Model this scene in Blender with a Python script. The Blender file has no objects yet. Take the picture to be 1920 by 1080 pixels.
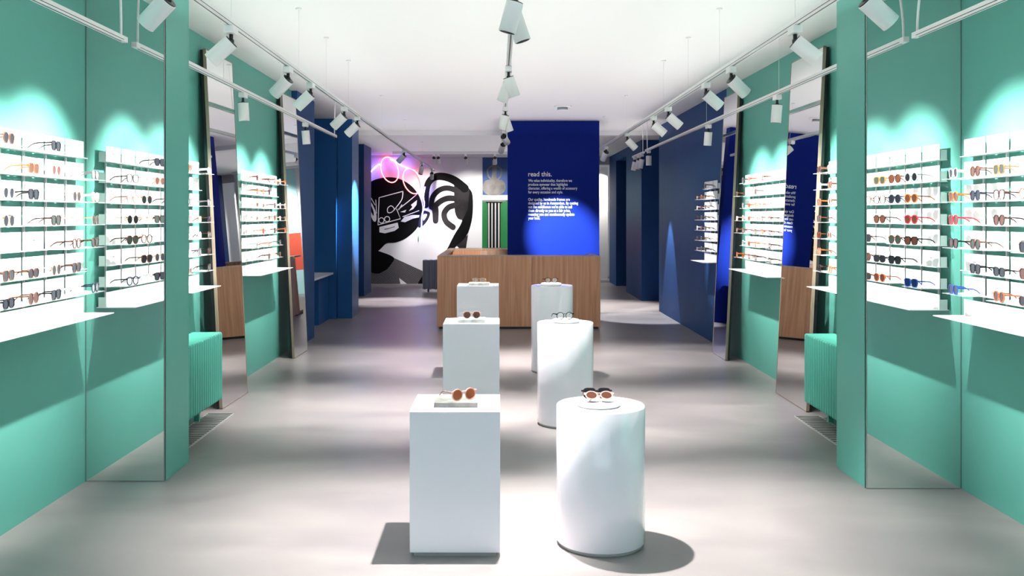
import bpy, bmesh, math, random
from mathutils import Vector, Matrix
S = bpy.context.scene
C = S.collection
random.seed(7)
PI = math.pi
R = math.radians

# ---------------------------------------------------------------- camera, world, exposure
H = 1.65            # eye height
F = 1740.0          # focal length in pixels of the 1920 frame
CX, CY = 932.0, 405.0
cam_d = bpy.data.cameras.new('camera')
cam = bpy.data.objects.new('camera', cam_d); C.objects.link(cam)
cam.location = (0, 0, H); cam.rotation_euler = (R(90), 0, 0)
cam_d.sensor_width = 36; cam_d.lens = 36 * F / 1920
cam_d.shift_x = (960 - CX) / 1920; cam_d.shift_y = -(540 - CY) / 1920
cam_d.clip_start = .05; cam_d.clip_end = 200
S.camera = cam
S.view_settings.view_transform = 'Standard'
S.view_settings.look = 'None'
S.view_settings.gamma = 1
S.view_settings.use_curve_mapping = False
S.view_settings.exposure = 0.3
w = bpy.data.worlds.new('world'); S.world = w; w.use_nodes = True
bg = w.node_tree.nodes['Background']
bg.inputs[0].default_value = (.80, .90, 1.0, 1); bg.inputs[1].default_value = .45

def area(name, loc, rot, sx, sy, power, col=(1, 1, 1)):
    d = bpy.data.lights.new(name, 'AREA'); d.shape = 'RECTANGLE'; d.size = sx; d.size_y = sy
    d.energy = power; d.color = col
    o = bpy.data.objects.new(name, d); C.objects.link(o); o.location = loc; o.rotation_euler = rot
    return o
# daylight of the shop window behind the camera
area('window_daylight', (0.1, -1.6, 1.7), (R(90), 0, 0), 5.0, 2.9, 58, (.76, .84, 1.0))
# unseen fill lights added under the ceiling to brighten it
FILL = (1, .98, .96)
area('ceiling_fill_front', (0.1, 4.5, 2.97), (R(180), 0, 0), 4.6, 9, 54, FILL)
area('ceiling_fill_rear', (0.0, 12.0, 2.97), (R(180), 0, 0), 4.6, 6, 36, (1, .95, .96))

area('ceiling_fill_back', (-.4, 19.6, 2.97), (R(180), 0, 0), 4.6, 5.0, 17, (.98, .94, 1))
area('ceiling_fill_gap', (-1.3, 16.0, 2.97), (R(180), 0, 0), 2.6, 2.0, 7, (1, .95, .97))
area('ceiling_fill_gap', (2.25, 16.0, 2.97), (R(180), 0, 0), 1.0, 2.0, 3, (1, .95, .97))
# ---------------------------------------------------------------- materials
MATS = {}
def mat(name, col, rough=.5, metal=0., spec=.5, noise=None, coat=0., trans=0., emis=None, alpha=1., ior=1.45):
    m = bpy.data.materials.new(name); m.use_nodes = True
    nt = m.node_tree; b = nt.nodes['Principled BSDF']
    b.inputs['Base Color'].default_value = (*col, 1)
    b.inputs['Roughness'].default_value = rough
    b.inputs['Metallic'].default_value = metal
    b.inputs['Specular IOR Level'].default_value = spec
    b.inputs['IOR'].default_value = ior
    b.inputs['Coat Weight'].default_value = coat
    b.inputs['Coat Roughness'].default_value = .06
    b.inputs['Transmission Weight'].default_value = trans
    b.inputs['Alpha'].default_value = alpha
    if emis:
        b.inputs['Emission Color'].default_value = (*emis[0], 1)
        b.inputs['Emission Strength'].default_value = emis[1]
    if noise:
        col2, scale, vec = noise[0], noise[1], noise[2]
        tc = nt.nodes.new('ShaderNodeTexCoord'); mp = nt.nodes.new('ShaderNodeMapping')
        mp.inputs['Scale'].default_value = vec
        n = nt.nodes.new('ShaderNodeTexNoise'); n.inputs['Scale'].default_value = scale
        n.inputs['Detail'].default_value = 6; n.inputs['Roughness'].default_value = .6
        r = nt.nodes.new('ShaderNodeValToRGB')
        lo, hi = (noise[3] if len(noise) > 3 else (.35, .65))
        r.color_ramp.elements[0].position = lo; r.color_ramp.elements[1].position = hi
        r.color_ramp.elements[0].color = (*col, 1); r.color_ramp.elements[1].color = (*col2, 1)
        nt.links.new(tc.outputs['Object'], mp.inputs[0]); nt.links.new(mp.outputs[0], n.inputs[0])
        nt.links.new(n.outputs[0], r.inputs[0]); nt.links.new(r.outputs[0], b.inputs['Base Color'])
    MATS[name] = m
    return m
mat('teal_paint', (.100, .350, .292), .45, spec=.25, noise=((.107, .364, .304), 1.5, (1, 1, 1)))
mat('teal_metal', (.075, .34, .27), .38, spec=.3)
mat('blue_paint', (.017, .060, .185), .55, spec=.10, noise=((.020, .067, .20), 1.5, (1, 1, 1)))
mat('blue_door_paint', (.010, .088, .27), .4, spec=.35)
mat('ultramarine', (.006, .020, .205), .6, spec=.06)
mat('ceiling_white', (.86, .85, .84), .6)
mat('wall_white', (.80, .79, .80), .5)
mat('wall_grey', (.66, .65, .63), .6)
mat('cloth_white', (.83, .80, .87), .12, coat=.6)
mat('track_white', (.86, .83, .83), .35)
mat('shelf_white', (.86, .86, .86), .3)
mat('shelf_acrylic', (.9, .92, .92), .25, alpha=.28)
mat('panel_white', (.84, .84, .84), .45)
mat('print_grey', (.12, .12, .13), .6)
mat('black', (.012, .012, .013), .35)
mat('dark_gap', (.03, .03, .03), .6)
mat('mirror', (.86, .88, .87), .0, metal=1.)
mat('mirror_edge', (.20, .27, .25), .2)
mat('grey_metal', (.24, .27, .32), .4)
mat('stone', (.72, .72, .68), .35, noise=((.35, .37, .34), 9, (1, 1, 1), (.45, .62)))
mat('stone_grey', (.09, .095, .085), .4, noise=((.17, .175, .16), 14, (1, 1, 1), (.4, .7)))
mat('tray_white', (.86, .86, .84), .3)
mat('skirt_grey', (.38, .38, .37), .4)
mat('letter_white', (.88, .9, .95), .5)
mat('art_blue', (.025, .075, .26), .5)
mat('art_green', (.02, .22, .06), .5, noise=((.01, .12, .03), 2, (1, 1, .2)))
mat('art_grey', (.10, .092, .085), .6, noise=((.26, .245, .23), 2.2, (1, 1, 1)))
mat('art_grey_light', (.52, .49, .48), .6)
mat('art_black', (.003, .003, .0035), .6, spec=.12)
mat('art_smoke', (.006, .0055, .006), .6, spec=.12, noise=((.05, .044, .047), 1.4, (1, 1, 1), (.35, .8)))
mat('art_white', (.86, .85, .86), .5)
mat('art_coral', (.75, .12, .07), .5)
mat('art_cyan', (.50, .85, .86), .5)
mat('neon_pink', (1, .3, .3), .5, emis=((1., .14, .14), 8))
mat('neon_blue', (.4, .4, 1), .5, emis=((.18, .15, 1.), 20))
mat('neon_green', (.3, 1, .5), .5, emis=((.25, 1., .45), 2.5))
mat('lamp_glow', (1, 1, 1), .5, emis=((1, .96, .9), 6))

def hatch_mat():
    m = mat('art_hatch', (.01, .01, .01), .6); nt = m.node_tree; b = nt.nodes['Principled BSDF']
    tc = nt.nodes.new('ShaderNodeTexCoord'); mp = nt.nodes.new('ShaderNodeMapping')
    mp.inputs['Rotation'].default_value = (0, R(28), 0); mp.inputs['Scale'].default_value = (1, 1, 1)
    wv = nt.nodes.new('ShaderNodeTexWave'); wv.bands_direction = 'Z'; wv.inputs['Scale'].default_value = 11
    wv.inputs['Distortion'].default_value = .6
    wx = nt.nodes.new('ShaderNodeTexWave'); wx.bands_direction = 'X'; wx.inputs['Scale'].default_value = 13
    mx = nt.nodes.new('ShaderNodeMath'); mx.operation = 'MULTIPLY'
    r = nt.nodes.new('ShaderNodeValToRGB'); r.color_ramp.elements[0].position = .25; r.color_ramp.elements[1].position = .45
    r.color_ramp.elements[0].color = (.012, .012, .012, 1); r.color_ramp.elements[1].color = (.30, .29, .30, 1)
    nt.links.new(tc.outputs['Object'], mp.inputs[0]); nt.links.new(mp.outputs[0], wv.inputs[0]); nt.links.new(mp.outputs[0], wx.inputs[0])
    nt.links.new(wv.outputs['Fac'], mx.inputs[0]); nt.links.new(wx.outputs['Fac'], mx.inputs[1])
    nt.links.new(mx.outputs[0], r.inputs[0]); nt.links.new(r.outputs[0], b.inputs['Base Color'])
hatch_mat()

def wood_mat(name, c1, c2, c3):
    m = mat(name, c1, .42); nt = m.node_tree; b = nt.nodes['Principled BSDF']
    tc = nt.nodes.new('ShaderNodeTexCoord'); mp = nt.nodes.new('ShaderNodeMapping')
    mp.inputs['Scale'].default_value = (12, 12, .5)
    n = nt.nodes.new('ShaderNodeTexNoise'); n.inputs['Scale'].default_value = 2.2; n.inputs['Detail'].default_value = 8
    n.inputs['Distortion'].default_value = .5
    r = nt.nodes.new('ShaderNodeValToRGB')
    r.color_ramp.elements[0].position = .3; r.color_ramp.elements[0].color = (*c1, 1)
    r.color_ramp.elements[1].position = .72; r.color_ramp.elements[1].color = (*c3, 1)
    e = r.color_ramp.elements.new(.5); e.color = (*c2, 1)
    nt.links.new(tc.outputs['Object'], mp.inputs[0]); nt.links.new(mp.outputs[0], n.inputs[0])
    nt.links.new(n.outputs[0], r.inputs[0]); nt.links.new(r.outputs[0], b.inputs['Base Color'])
wood_mat('oak', (.48, .215, .110), (.60, .295, .16), (.70, .38, .225))
wood_mat('oak_light', (.42, .26, .16), (.52, .33, .21), (.6, .4, .27))
wood_mat('mirror_wood', (.24, .19, .14), (.30, .24, .18), (.36, .29, .22))

def floor_mat():
    m = mat('concrete', (.4, .4, .4), .32); nt = m.node_tree; b = nt.nodes['Principled BSDF']
    tc = nt.nodes.new('ShaderNodeTexCoord'); mp = nt.nodes.new('ShaderNodeMapping')
    mp.inputs['Scale'].default_value = (.55, 1.1, 1)
    n = nt.nodes.new('ShaderNodeTexNoise'); n.inputs['Scale'].default_value = 1.5; n.inputs['Detail'].default_value = 7
    n.inputs['Distortion'].default_value = .7
    r = nt.nodes.new('ShaderNodeValToRGB')
    r.color_ramp.elements[0].position = .3; r.color_ramp.elements[0].color = (.205, .184, .190, 1)
    r.color_ramp.elements[1].position = .7; r.color_ramp.elements[1].color = (.290, .262, .260, 1)
    rr = nt.nodes.new('ShaderNodeMapRange'); rr.inputs[3].default_value = .26; rr.inputs[4].default_value = .42
    nt.links.new(tc.outputs['Object'], mp.inputs[0]); nt.links.new(mp.outputs[0], n.inputs[0])
    nt.links.new(n.outputs[0], r.inputs[0]); nt.links.new(r.outputs[0], b.inputs['Base Color'])
    nt.links.new(n.outputs[0], rr.inputs[0]); nt.links.new(rr.outputs[0], b.inputs['Roughness'])
floor_mat()

# ---------------------------------------------------------------- helpers
def obj(name, bm, mats, parent=None, loc=(0, 0, 0), smooth=False):
    me = bpy.data.meshes.new(name); bm.to_mesh(me); bm.free()
    for m in (mats if isinstance(mats, (list, tuple)) else [mats]): me.materials.append(MATS[m])
    if smooth:
        for p in me.polygons: p.use_smooth = True
    o = bpy.data.objects.new(name, me); C.objects.link(o); o.location = loc
    if parent: o.parent = parent
    return o
def tag(o, label, cat, group=None):
    o['label'] = label; o['category'] = cat
    if group: o['group'] = group
    return o
def thing(name, label, cat, loc=(0, 0, 0), rz=0, group=None):
    o = bpy.data.objects.new(name, None); C.objects.link(o); o.empty_display_size = .1
    o.location = loc; o.rotation_euler = (0, 0, rz)
    return tag(o, label, cat, group)
def struct(name, bm, m, label=None):
    o = obj(name, bm, m); o['kind'] = 'structure'
    if label: o['label'] = label
    return o
def box(bm, x0, x1, y0, y1, z0, z1, mi=0, bev=0):
    v = [bm.verts.new((x, y, z)) for x in (x0, x1) for y in (y0, y1) for z in (z0, z1)]
    fs = []
    for idx in ((0, 1, 3, 2), (4, 6, 7, 5), (0, 4, 5, 1), (2, 3, 7, 6), (0, 2, 6, 4), (1, 5, 7, 3)):
        f = bm.faces.new([v[i] for i in idx]); f.material_index = mi; fs.append(f)
    if bev:
        es = list({e for f in fs for e in f.edges})
        r = bmesh.ops.bevel(bm, geom=es, offset=bev, segments=2, affect='EDGES', profile=.5)
        for f in r['faces']: f.material_index = mi
    return v
def Bx(*a, **k):
    bm = bmesh.new(); box(bm, *a, **k); bmesh.ops.recalc_face_normals(bm, faces=bm.faces); return bm
def lathe(bm, prof, n=48, axis=None, mi=0, cap=True):
    rings = []
    for (r, z) in prof:
        rings.append([bm.verts.new((r * math.cos(2 * PI * i / n), r * math.sin(2 * PI * i / n), z)) for i in range(n)])
    for a, b in zip(rings, rings[1:]):
        for i in range(n):
            f = bm.faces.new((a[i], a[(i + 1) % n], b[(i + 1) % n], b[i])); f.material_index = mi; f.smooth = True
    if cap:
        f = bm.faces.new(rings[0][::-1]); f.material_index = mi
        f = bm.faces.new(rings[-1]); f.material_index = mi
    vs = [v for r in rings for v in r]
    if axis is not None: bmesh.ops.transform(bm, matrix=axis, verts=vs)
    return vs
def tube(bm, pts, r, n=8, mi=0, closed=False):
    pts = [Vector(p) for p in pts]; rings = []
    N = len(pts)
    for i, p in enumerate(pts):
        if closed: d = pts[(i + 1) % N] - pts[i - 1]
        else: d = pts[min(i + 1, N - 1)] - pts[max(i - 1, 0)]
        d.normalize()
        up = Vector((0, 0, 1)) if abs(d.z) < .9 else Vector((1, 0, 0))
        a = d.cross(up).normalized(); b = d.cross(a).normalized()
        rr = r[i] if isinstance(r, (list, tuple)) else r
        rings.append([bm.verts.new(p + a * rr * math.cos(2 * PI * k / n) + b * rr * math.sin(2 * PI * k / n)) for k in range(n)])
    for i in range(N if closed else N - 1):
        A, B = rings[i], rings[(i + 1) % N]
        for k in range(n):
            f = bm.faces.new((A[k], A[(k + 1) % n], B[(k + 1) % n], B[k])); f.material_index = mi; f.smooth = True
    if not closed:
        for rg in (rings[0], rings[-1]):
            try: f = bm.faces.new(rg); f.material_index = mi
            except Exception: pass
def fin(bm):
    bmesh.ops.recalc_face_normals(bm, faces=bm.faces); return bm

# ---------------------------------------------------------------- the room
XL, XR, CE = -2.56, 2.81, 3.21
CE2 = 3.13
struct('floor', Bx(-5, 5, -2, 27, -.1, 0), 'concrete')
bm = bmesh.new(); box(bm, -5, 5, -2, 17, CE, CE + .12); box(bm, -5, 5, 17, 27, CE2, CE + .12)
struct('ceiling', fin(bm), 'ceiling_white')
bm = bmesh.new(); box(bm, XL - .15, XL, -2, 11.55, 0, CE)
struct('wall_left', fin(bm), 'teal_paint')
bm = bmesh.new(); box(bm, XR, XR + .15, -2, 11.36, 0, CE)
struct('wall_right', fin(bm), 'teal_paint')
# blue parts of the side walls
bm = bmesh.new()
box(bm, XL - .15, -2.49, 11.55, 12.65, 0, CE)
box(bm, -3.7, XL - .15, 11.55, 11.7, 0, CE); box(bm, -3.85, -3.7, 11.55, 17.2, 0, CE)
struct('wall_left_blue', fin(bm), 'blue_paint')
bm = bmesh.new()
box(bm, -3.7, -2.58, 14.87, 15.0, 0, CE)
struct('wall_left_recess', fin(bm), 'blue_door_paint')
bm = bmesh.new(); box(bm, -2.57, -2.335, 14.95, 15.65, 0, CE, bev=.004)
box(bm, -3.7, -2.57, 15.0, 15.65, 0, CE)
struct('wall_left_pillar_far', fin(bm), 'blue_door_paint')
bm = bmesh.new(); box(bm, -3.6, -2.74, 19.1, 20.2, 0, CE2); box(bm, -3.85, -3.7, 15.65, 22.6, 0, CE2)
struct('wall_left_deep', fin(bm), 'blue_paint')
bm = bmesh.new()
box(bm, XR, XR + .15, 11.36, 16.1, 0, CE)
box(bm, XR, 4.4, 18.06, 20.2, 0, CE2)
box(bm, XR, 4.4, 21.9, 23.2, 0, CE2)
box(bm, XR, 4.4, 20.2, 21.9, 2.95, CE2)
box(bm, XR + .15, 4.4, 15.95, 16.1, 0, CE)
box(bm, 4.4, 4.55, 15.95, 23.2, 0, CE)
struct('wall_right_blue', fin(bm), 'blue_paint')
bm = bmesh.new()
box(bm, -3.7, 2.30, 22.62, 22.8, 0, CE2)
box(bm, 2.30, 4.4, 25.2, 25.35, 0, CE2)
box(bm, 2.15, 2.30, 22.8, 25.35, 0, CE2)
struct('wall_back', fin(bm), 'wall_white')
bm = bmesh.new(); box(bm, 2.30, 3.6, 23.2, 23.35, 2.93, CE2); box(bm, 2.62, 2.9, 24.3, 24.6, 0, 2.93)
struct('wall_back_soffit', fin(bm), 'wall_grey')
struct('trim_1', Bx(-2.73, 2.30, 22.50, 22.62, 3.075, CE2), 'ceiling_white')
bm = bmesh.new(); box(bm, -5, -3.85, 15.65, 27, 0, CE2); box(bm, -5, -3.85, -2, 15.65, 0, CE)
struct('wall_outer_left', fin(bm), 'wall_grey')

# pillars with mirrored faces towards the shop front
def pillar(side):
    if side < 0: x0, x1, y0, y1 = XL, -2.066, 5.79, 6.22
    else: x0, x1, y0, y1 = 2.232, XR, 5.634, 6.10
    struct('wall_%s_pillar' % ('left' if side < 0 else 'right'), Bx(x0, x1, y0, y1, 0, CE), 'teal_paint')
    t = thing('wall_mirror', 'frameless full-height mirror on the front of the %s teal pillar' % ('left' if side < 0 else 'right'), 'mirror', ((x0 + x1) / 2, y0, 0), 0, 'mirrors facing the shop front')
    hw = (x1 - x0) / 2 - .002
    obj('mirror_glass', Bx(-hw + .004, hw - .004, -.02, -.012, .004, CE - .004), 'mirror', t)
    bm = bmesh.new(); box(bm, -hw, hw, -.012, -.001, .002, CE - .002)
    for s in (-1, 1): box(bm, s * hw - .002 * (s > 0) , s * hw + .002 * (s < 0), -.021, -.001, .002, CE - .002)
    box(bm, -hw, hw, -.021, -.001, .001, .005)
    obj('mirror_edge', fin(bm), 'mirror_edge', t)
pillar(-1); pillar(1)

# ---------------------------------------------------------------- lettered ultramarine panel
pn = thing('text_panel', 'tall ultramarine blue wall panel with white lettering behind the wooden counter', 'wall panel', (.924, 15.2, 0))
obj('panel', Bx(-.751, .751, 0, .25, 0, CE - .003), 'ultramarine', pn)
Zt = 15.19
def text_line(txt, px, pybase, wpx, size_px, name='lettering'):
    cu = bpy.data.curves.new(name, 'FONT'); cu.body = txt
    cu.size = size_px * Zt / F; cu.extrude = .002; cu.offset = .0008 if size_px < 10 else .0012
    to = bpy.data.objects.new('tmp', cu); C.objects.link(to)
    bpy.context.view_layer.update()
    dg = bpy.context.evaluated_depsgraph_get()
    me = bpy.data.meshes.new_from_object(to.evaluated_get(dg))
    bpy.data.objects.remove(to)
    xs = [v.co.x for v in me.vertices]; wd = max(xs) - min(xs)
    sx = wpx * Zt / F / wd
    for v in me.vertices: v.co = Vector(((v.co.x - min(xs)) * sx, -v.co.z, v.co.y))
    me.materials.clear(); me.materials.append(MATS['letter_white'])
    o = bpy.data.objects.new(name, me); C.objects.link(o); o.parent = pn
    o.location = ((px - CX) * Zt / F - .924, -.004, H + (CY - pybase) * Zt / F)
text_line('read this.', 990.5, 330.5, 44, 12.5)
for i, (t, wd) in enumerate((('We value individuality, therefore we', 82), ('produce eyewear that highlights', 74),
        ('character, offering a wealth of accessory', 92), ('for every occasion and style.', 65))):
    text_line(t, 990.5, 341 + i * 7.2, wd, 7.4)
for i, (t, wd) in enumerate((('Our quality, handmade frames are', 78), ('designed by us in Amsterdam. By cutting', 93.5),
        ("out the middleman we're able to sell", 82), ('them directly to you at a fair price,', 79),
        ('meaning you can continuously update', 86.5), ('your look.', 22))):
    text_line(t, 990.5, 376.3 + i * 7.0, wd, 7.4)

# ---------------------------------------------------------------- counter
ct = thing('service_counter', 'oak clad service counter standing in front of the ultramarine panel', 'counter', (.317, 13.54, 0))
cw, chh = 1.19, 1.066
bm = bmesh.new()
box(bm, -cw, .19, 0, .05, .035, chh - .018); box(bm, .193, cw, 0, .05, .035, chh - .018)
obj('front_panel', fin(bm), 'oak', ct)
obj('front_top', Bx(-cw, cw, 0, .42, chh - .018, chh, bev=.003), 'oak_light', ct)
obj('worktop', Bx(-cw + .05, cw - .05, .42, 1.5, .72, .75), 'oak', ct)
for s in (-1, 1):
    y1 = 2.85 if s < 0 else .9
    obj('side_panel', Bx(min(s * cw, s * (cw - .05)), max(s * cw, s * (cw - .05)), .05, y1, .035, chh - .018), 'oak', ct)
    obj('side_top', Bx(min(s * cw, s * (cw - .12)), max(s * cw, s * (cw - .12)), .42, y1, chh - .018, chh), 'oak_light', ct)
obj('plinth', Bx(-cw + .03, cw - .03, .03, 1.5, 0, .035), 'black', ct)
ct2 = thing('back_counter', 'low oak counter with orange lit wood, closing the till area behind the service counter', 'counter', (.0, 16.45, 0))
bm = bmesh.new(); box(bm, -.87, .75, 0, .05, .035, 1.04); box(bm, -.82, .75, .05, .45, .035, .07)
obj('panel', fin(bm), 'oak', ct2)
obj('top', Bx(-.87, .75, 0, .45, 1.04, 1.066, bev=.003), 'oak_light', ct2)
obj('wood_inlay', Bx(-.30, .17, -.012, -.001, .72, 1.03), 'oak_light', ct2)
obj('plinth', Bx(-.82, .72, .03, .43, 0, .035), 'black', ct2)

# ribbed radiators -------------------------------------------------
def radiator(label, x0, x1, y0, y1, z0, z1, pitch, m, axis, grp=None, wallside=None):
    """ribs repeat along axis; front of every rib is rounded"""
    t = thing('radiator', label, 'radiator', ((x0 + x1) / 2, (y0 + y1) / 2, 0), 0, grp)
    cx, cy = (x0 + x1) / 2, (y0 + y1) / 2
    bm = bmesh.new()
    a0, a1 = (y0, y1) if axis == 'y' else (x0, x1)
    n = int(round((a1 - a0) / pitch)); p = (a1 - a0) / n
    for i in range(n):
        s0 = a0 + i * p + p * .14; s1 = a0 + (i + 1) * p - p * .14
        if axis == 'y': box(bm, x0 - cx, x1 - cx, s0 - cy, s1 - cy, z0, z1, bev=p * .3)
        else: box(bm, s0 - cx, s1 - cx, y0 - cy, y1 - cy, z0, z1, bev=p * .3)
    obj('ribs', fin(bm), m, t)
    bm = bmesh.new()
    if axis == 'y': box(bm, x0 - cx + .02, x1 - cx - .02, y0 - cy + .01, y1 - cy - .01, z0 + .012, z1 - .008)
    else: box(bm, x0 - cx + .01, x1 - cx - .01, y0 - cy + .02, y1 - cy - .02, z0 + .012, z1 - .008)
    obj('core', fin(bm), m, t)
    for q in (.15, .85):
        yy = (y0 + (y1 - y0) * q) - cy; xx = (x0 + (x1 - x0) * q) - cx
        if axis == 'y':
            w = -1 if wallside == 'left' else 1
            obj('foot', Bx(w * .02 - .02, w * .02 + .02, yy - .015, yy + .015, 0, z0 + .03), m, t)
        else: obj('foot', Bx(xx - .02, xx + .02, -.03, .03, 0, z0 + .03), m, t)
    return t
radiator('teal ribbed radiator on the left wall behind the left mirrored pillar', XL + .04, -2.25, 6.40, 7.62, .15, .70, .052, 'teal_metal', 'y', None, 'left')
radiator('teal ribbed radiator on the right wall behind the right mirrored pillar', 2.51, XR - .04, 6.30, 7.60, .13, .69, .052, 'teal_metal', 'y', None, 'right')
radiator('grey ribbed radiator far back beside the left end of the wooden counter', -1.62, -.80, 20.05, 20.4, .06, .70, .11, 'grey_metal', 'x')

def grille(label, x0, x1, y0, y1):
    t = thing('floor_grille', label, 'grille', ((x0 + x1) / 2, (y0 + y1) / 2, 0))
    hx, hy = (x1 - x0) / 2, (y1 - y0) / 2
    bm = bmesh.new()
    for a in ((-hx, hx, -hy, -hy + .012), (-hx, hx, hy - .012, hy), (-hx, -hx + .012, -hy, hy), (hx - .012, hx, -hy, hy)): box(bm, *a, 0, .006)
    obj('frame', fin(bm), 'skirt_grey', t)
    obj('well', Bx(-hx + .01, hx - .01, -hy + .01, hy - .01, .0005, .002), 'dark_gap', t)
    bm = bmesh.new(); n = int(hy * 2 / .055)
    for i in range(1, n): yy = -hy + i * 2 * hy / n; box(bm, -hx + .012, hx - .012, yy - .009, yy + .009, .001, .005)
    obj('slats', fin(bm), 'skirt_grey', t)
grille('dark slotted grille in the floor under the left teal radiator', -2.42, -2.19, 6.45, 7.75)
grille('dark slotted grille in the floor under the right teal radiator', 2.44, 2.66, 6.35, 7.65)

# ---------------------------------------------------------------- tall leaning mirrors
def tall_mirror(label, side, ybase, width, xbase, xtop, yaw, top=3.08):
    t = thing('leaning_mirror', label, 'mirror', (xbase, ybase, 0), 0, 'tall leaning mirrors')
    lean = math.atan2(abs(xtop - xbase), top)
    L = top / math.cos(lean) 
    # local: glass faces +x for side<0, -x for side>0 ; depth goes to the wall
    M = Matrix.Rotation(yaw, 4, 'Z') @ Matrix.Rotation((-lean if side < 0 else lean), 4, 'Y')
    s = -1 if side < 0 else 1
    def add(name, bx_, m):
        bm = bmesh.new()
        for b in bx_: box(bm, *b)
        fin(bm); bmesh.ops.transform(bm, matrix=M, verts=bm.verts); obj(name, bm, m, t)
    def bb(d0, d1, y0, y1, z0, z1):
        a, b = s * d0, s * d1
        return (min(a, b), max(a, b), y0, y1, z0, z1)
    add('mirror_glass', [bb(.0, .006, .008, width - .008, .008, L - .008)], 'mirror')
    add('frame', [bb(-.002, .024, 0, .008, .003, L), bb(-.002, .024, width - .008, width, .003, L), bb(-.002, .024, 0, width, .003, .008), bb(-.002, .024, 0, width, L - .008, L)], 'mirror_wood')
    add('back_board', [bb(.0245, .05, .004, width - .004, .006, L - .006)], 'black')
    return t
tall_mirror('tall leaning mirror on the left, the one nearest the left radiator', -1, 7.92, .74, -2.345, -2.49, R(-1.5))
tall_mirror('narrow looking tall mirror leaning left, at the start of the blue wall', -1, 10.74, .66, -2.345, -2.49, R(-1.5))
tall_mirror('tall leaning mirror on the right, the one nearest the right radiator', 1, 7.80, .86, 2.60, 2.745, 0)
tall_mirror('tall leaning mirror on the right, beside the rack on the blue wall', 1, 10.57, .64, 2.60, 2.745, 0)

# ---------------------------------------------------------------- eyewear
def fm(name, col, noise=None, **k):
    mat(name, col, k.pop('rough', .22), noise=noise, **k)
fm('f_black', (.006, .006, .007), spec=.25); fm('f_navy', (.012, .018, .04), spec=.25); fm('f_grey', (.07, .07, .075), spec=.3)
fm('f_tortoise', (.11, .035, .012), ((.010, .006, .004), 38, (1, 1, 1), (.42, .58)), spec=.3)
fm('f_darktort', (.045, .02, .014), ((.007, .005, .004), 38, (1, 1, 1), (.40, .56)), spec=.25)
fm('f_amber', (.36, .12, .022), ((.18, .05, .01), 25, (1, 1, 1), (.4, .7)), spec=.3)
fm('f_orange', (.30, .075, .02), spec=.3); fm('f_red', (.60, .012, .03), spec=.3); fm('f_blue', (.015, .06, .34), spec=.3); fm('f_brown', (.12, .05, .03), spec=.3)
fm('f_pink', (.55, .30, .26), spec=.3); fm('f_crystal', (.50, .50, .54), spec=.4); fm('f_gold', (.62, .38, .20), rough=.25, metal=.9)
fm('l_dark', (.008, .009, .011), rough=.08, spec=.2); fm('l_brown', (.055, .020, .012), rough=.08, spec=.2); fm('l_green', (.022, .030, .024), rough=.08, spec=.2)
fm('l_orange', (.20, .060, .025), rough=.08, spec=.2); fm('l_blue', (.006, .014, .05), rough=.08, spec=.2)
mat('l_clear', (.95, .95, .95), .02, alpha=.16)
NAMES = {'f_black': 'black', 'f_navy': 'midnight', 'f_grey': 'grey', 'f_tortoise': 'tortoiseshell', 'f_darktort': 'dark tortoiseshell', 'f_amber': 'amber',
         'f_orange': 'orange', 'f_red': 'red', 'f_blue': 'blue', 'f_brown': 'brown', 'f_pink': 'pink', 'f_crystal': 'crystal clear', 'f_gold': 'gold wire'}
def lens_outline(shape, n=22):
    w, h, p = {'round': (.0245, .0235, 2), 'panto': (.0255, .0225, 2.4), 'square': (.0275, .0215, 3.6), 'wide': (.0275, .0190, 2.8)}[shape]
    out = []
    for i in range(n):
        a = 2 * PI * i / n; c, s = math.cos(a), math.sin(a)
        x = w * abs(c) ** (2 / p) * (1 if c >= 0 else -1); z = h * abs(s) ** (2 / p) * (1 if s >= 0 else -1)
        if shape in ('square', 'panto') and z < 0: x *= 1 - .18 * (-z / h)
        out.append((x, z))
    return out
GM = {}
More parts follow.
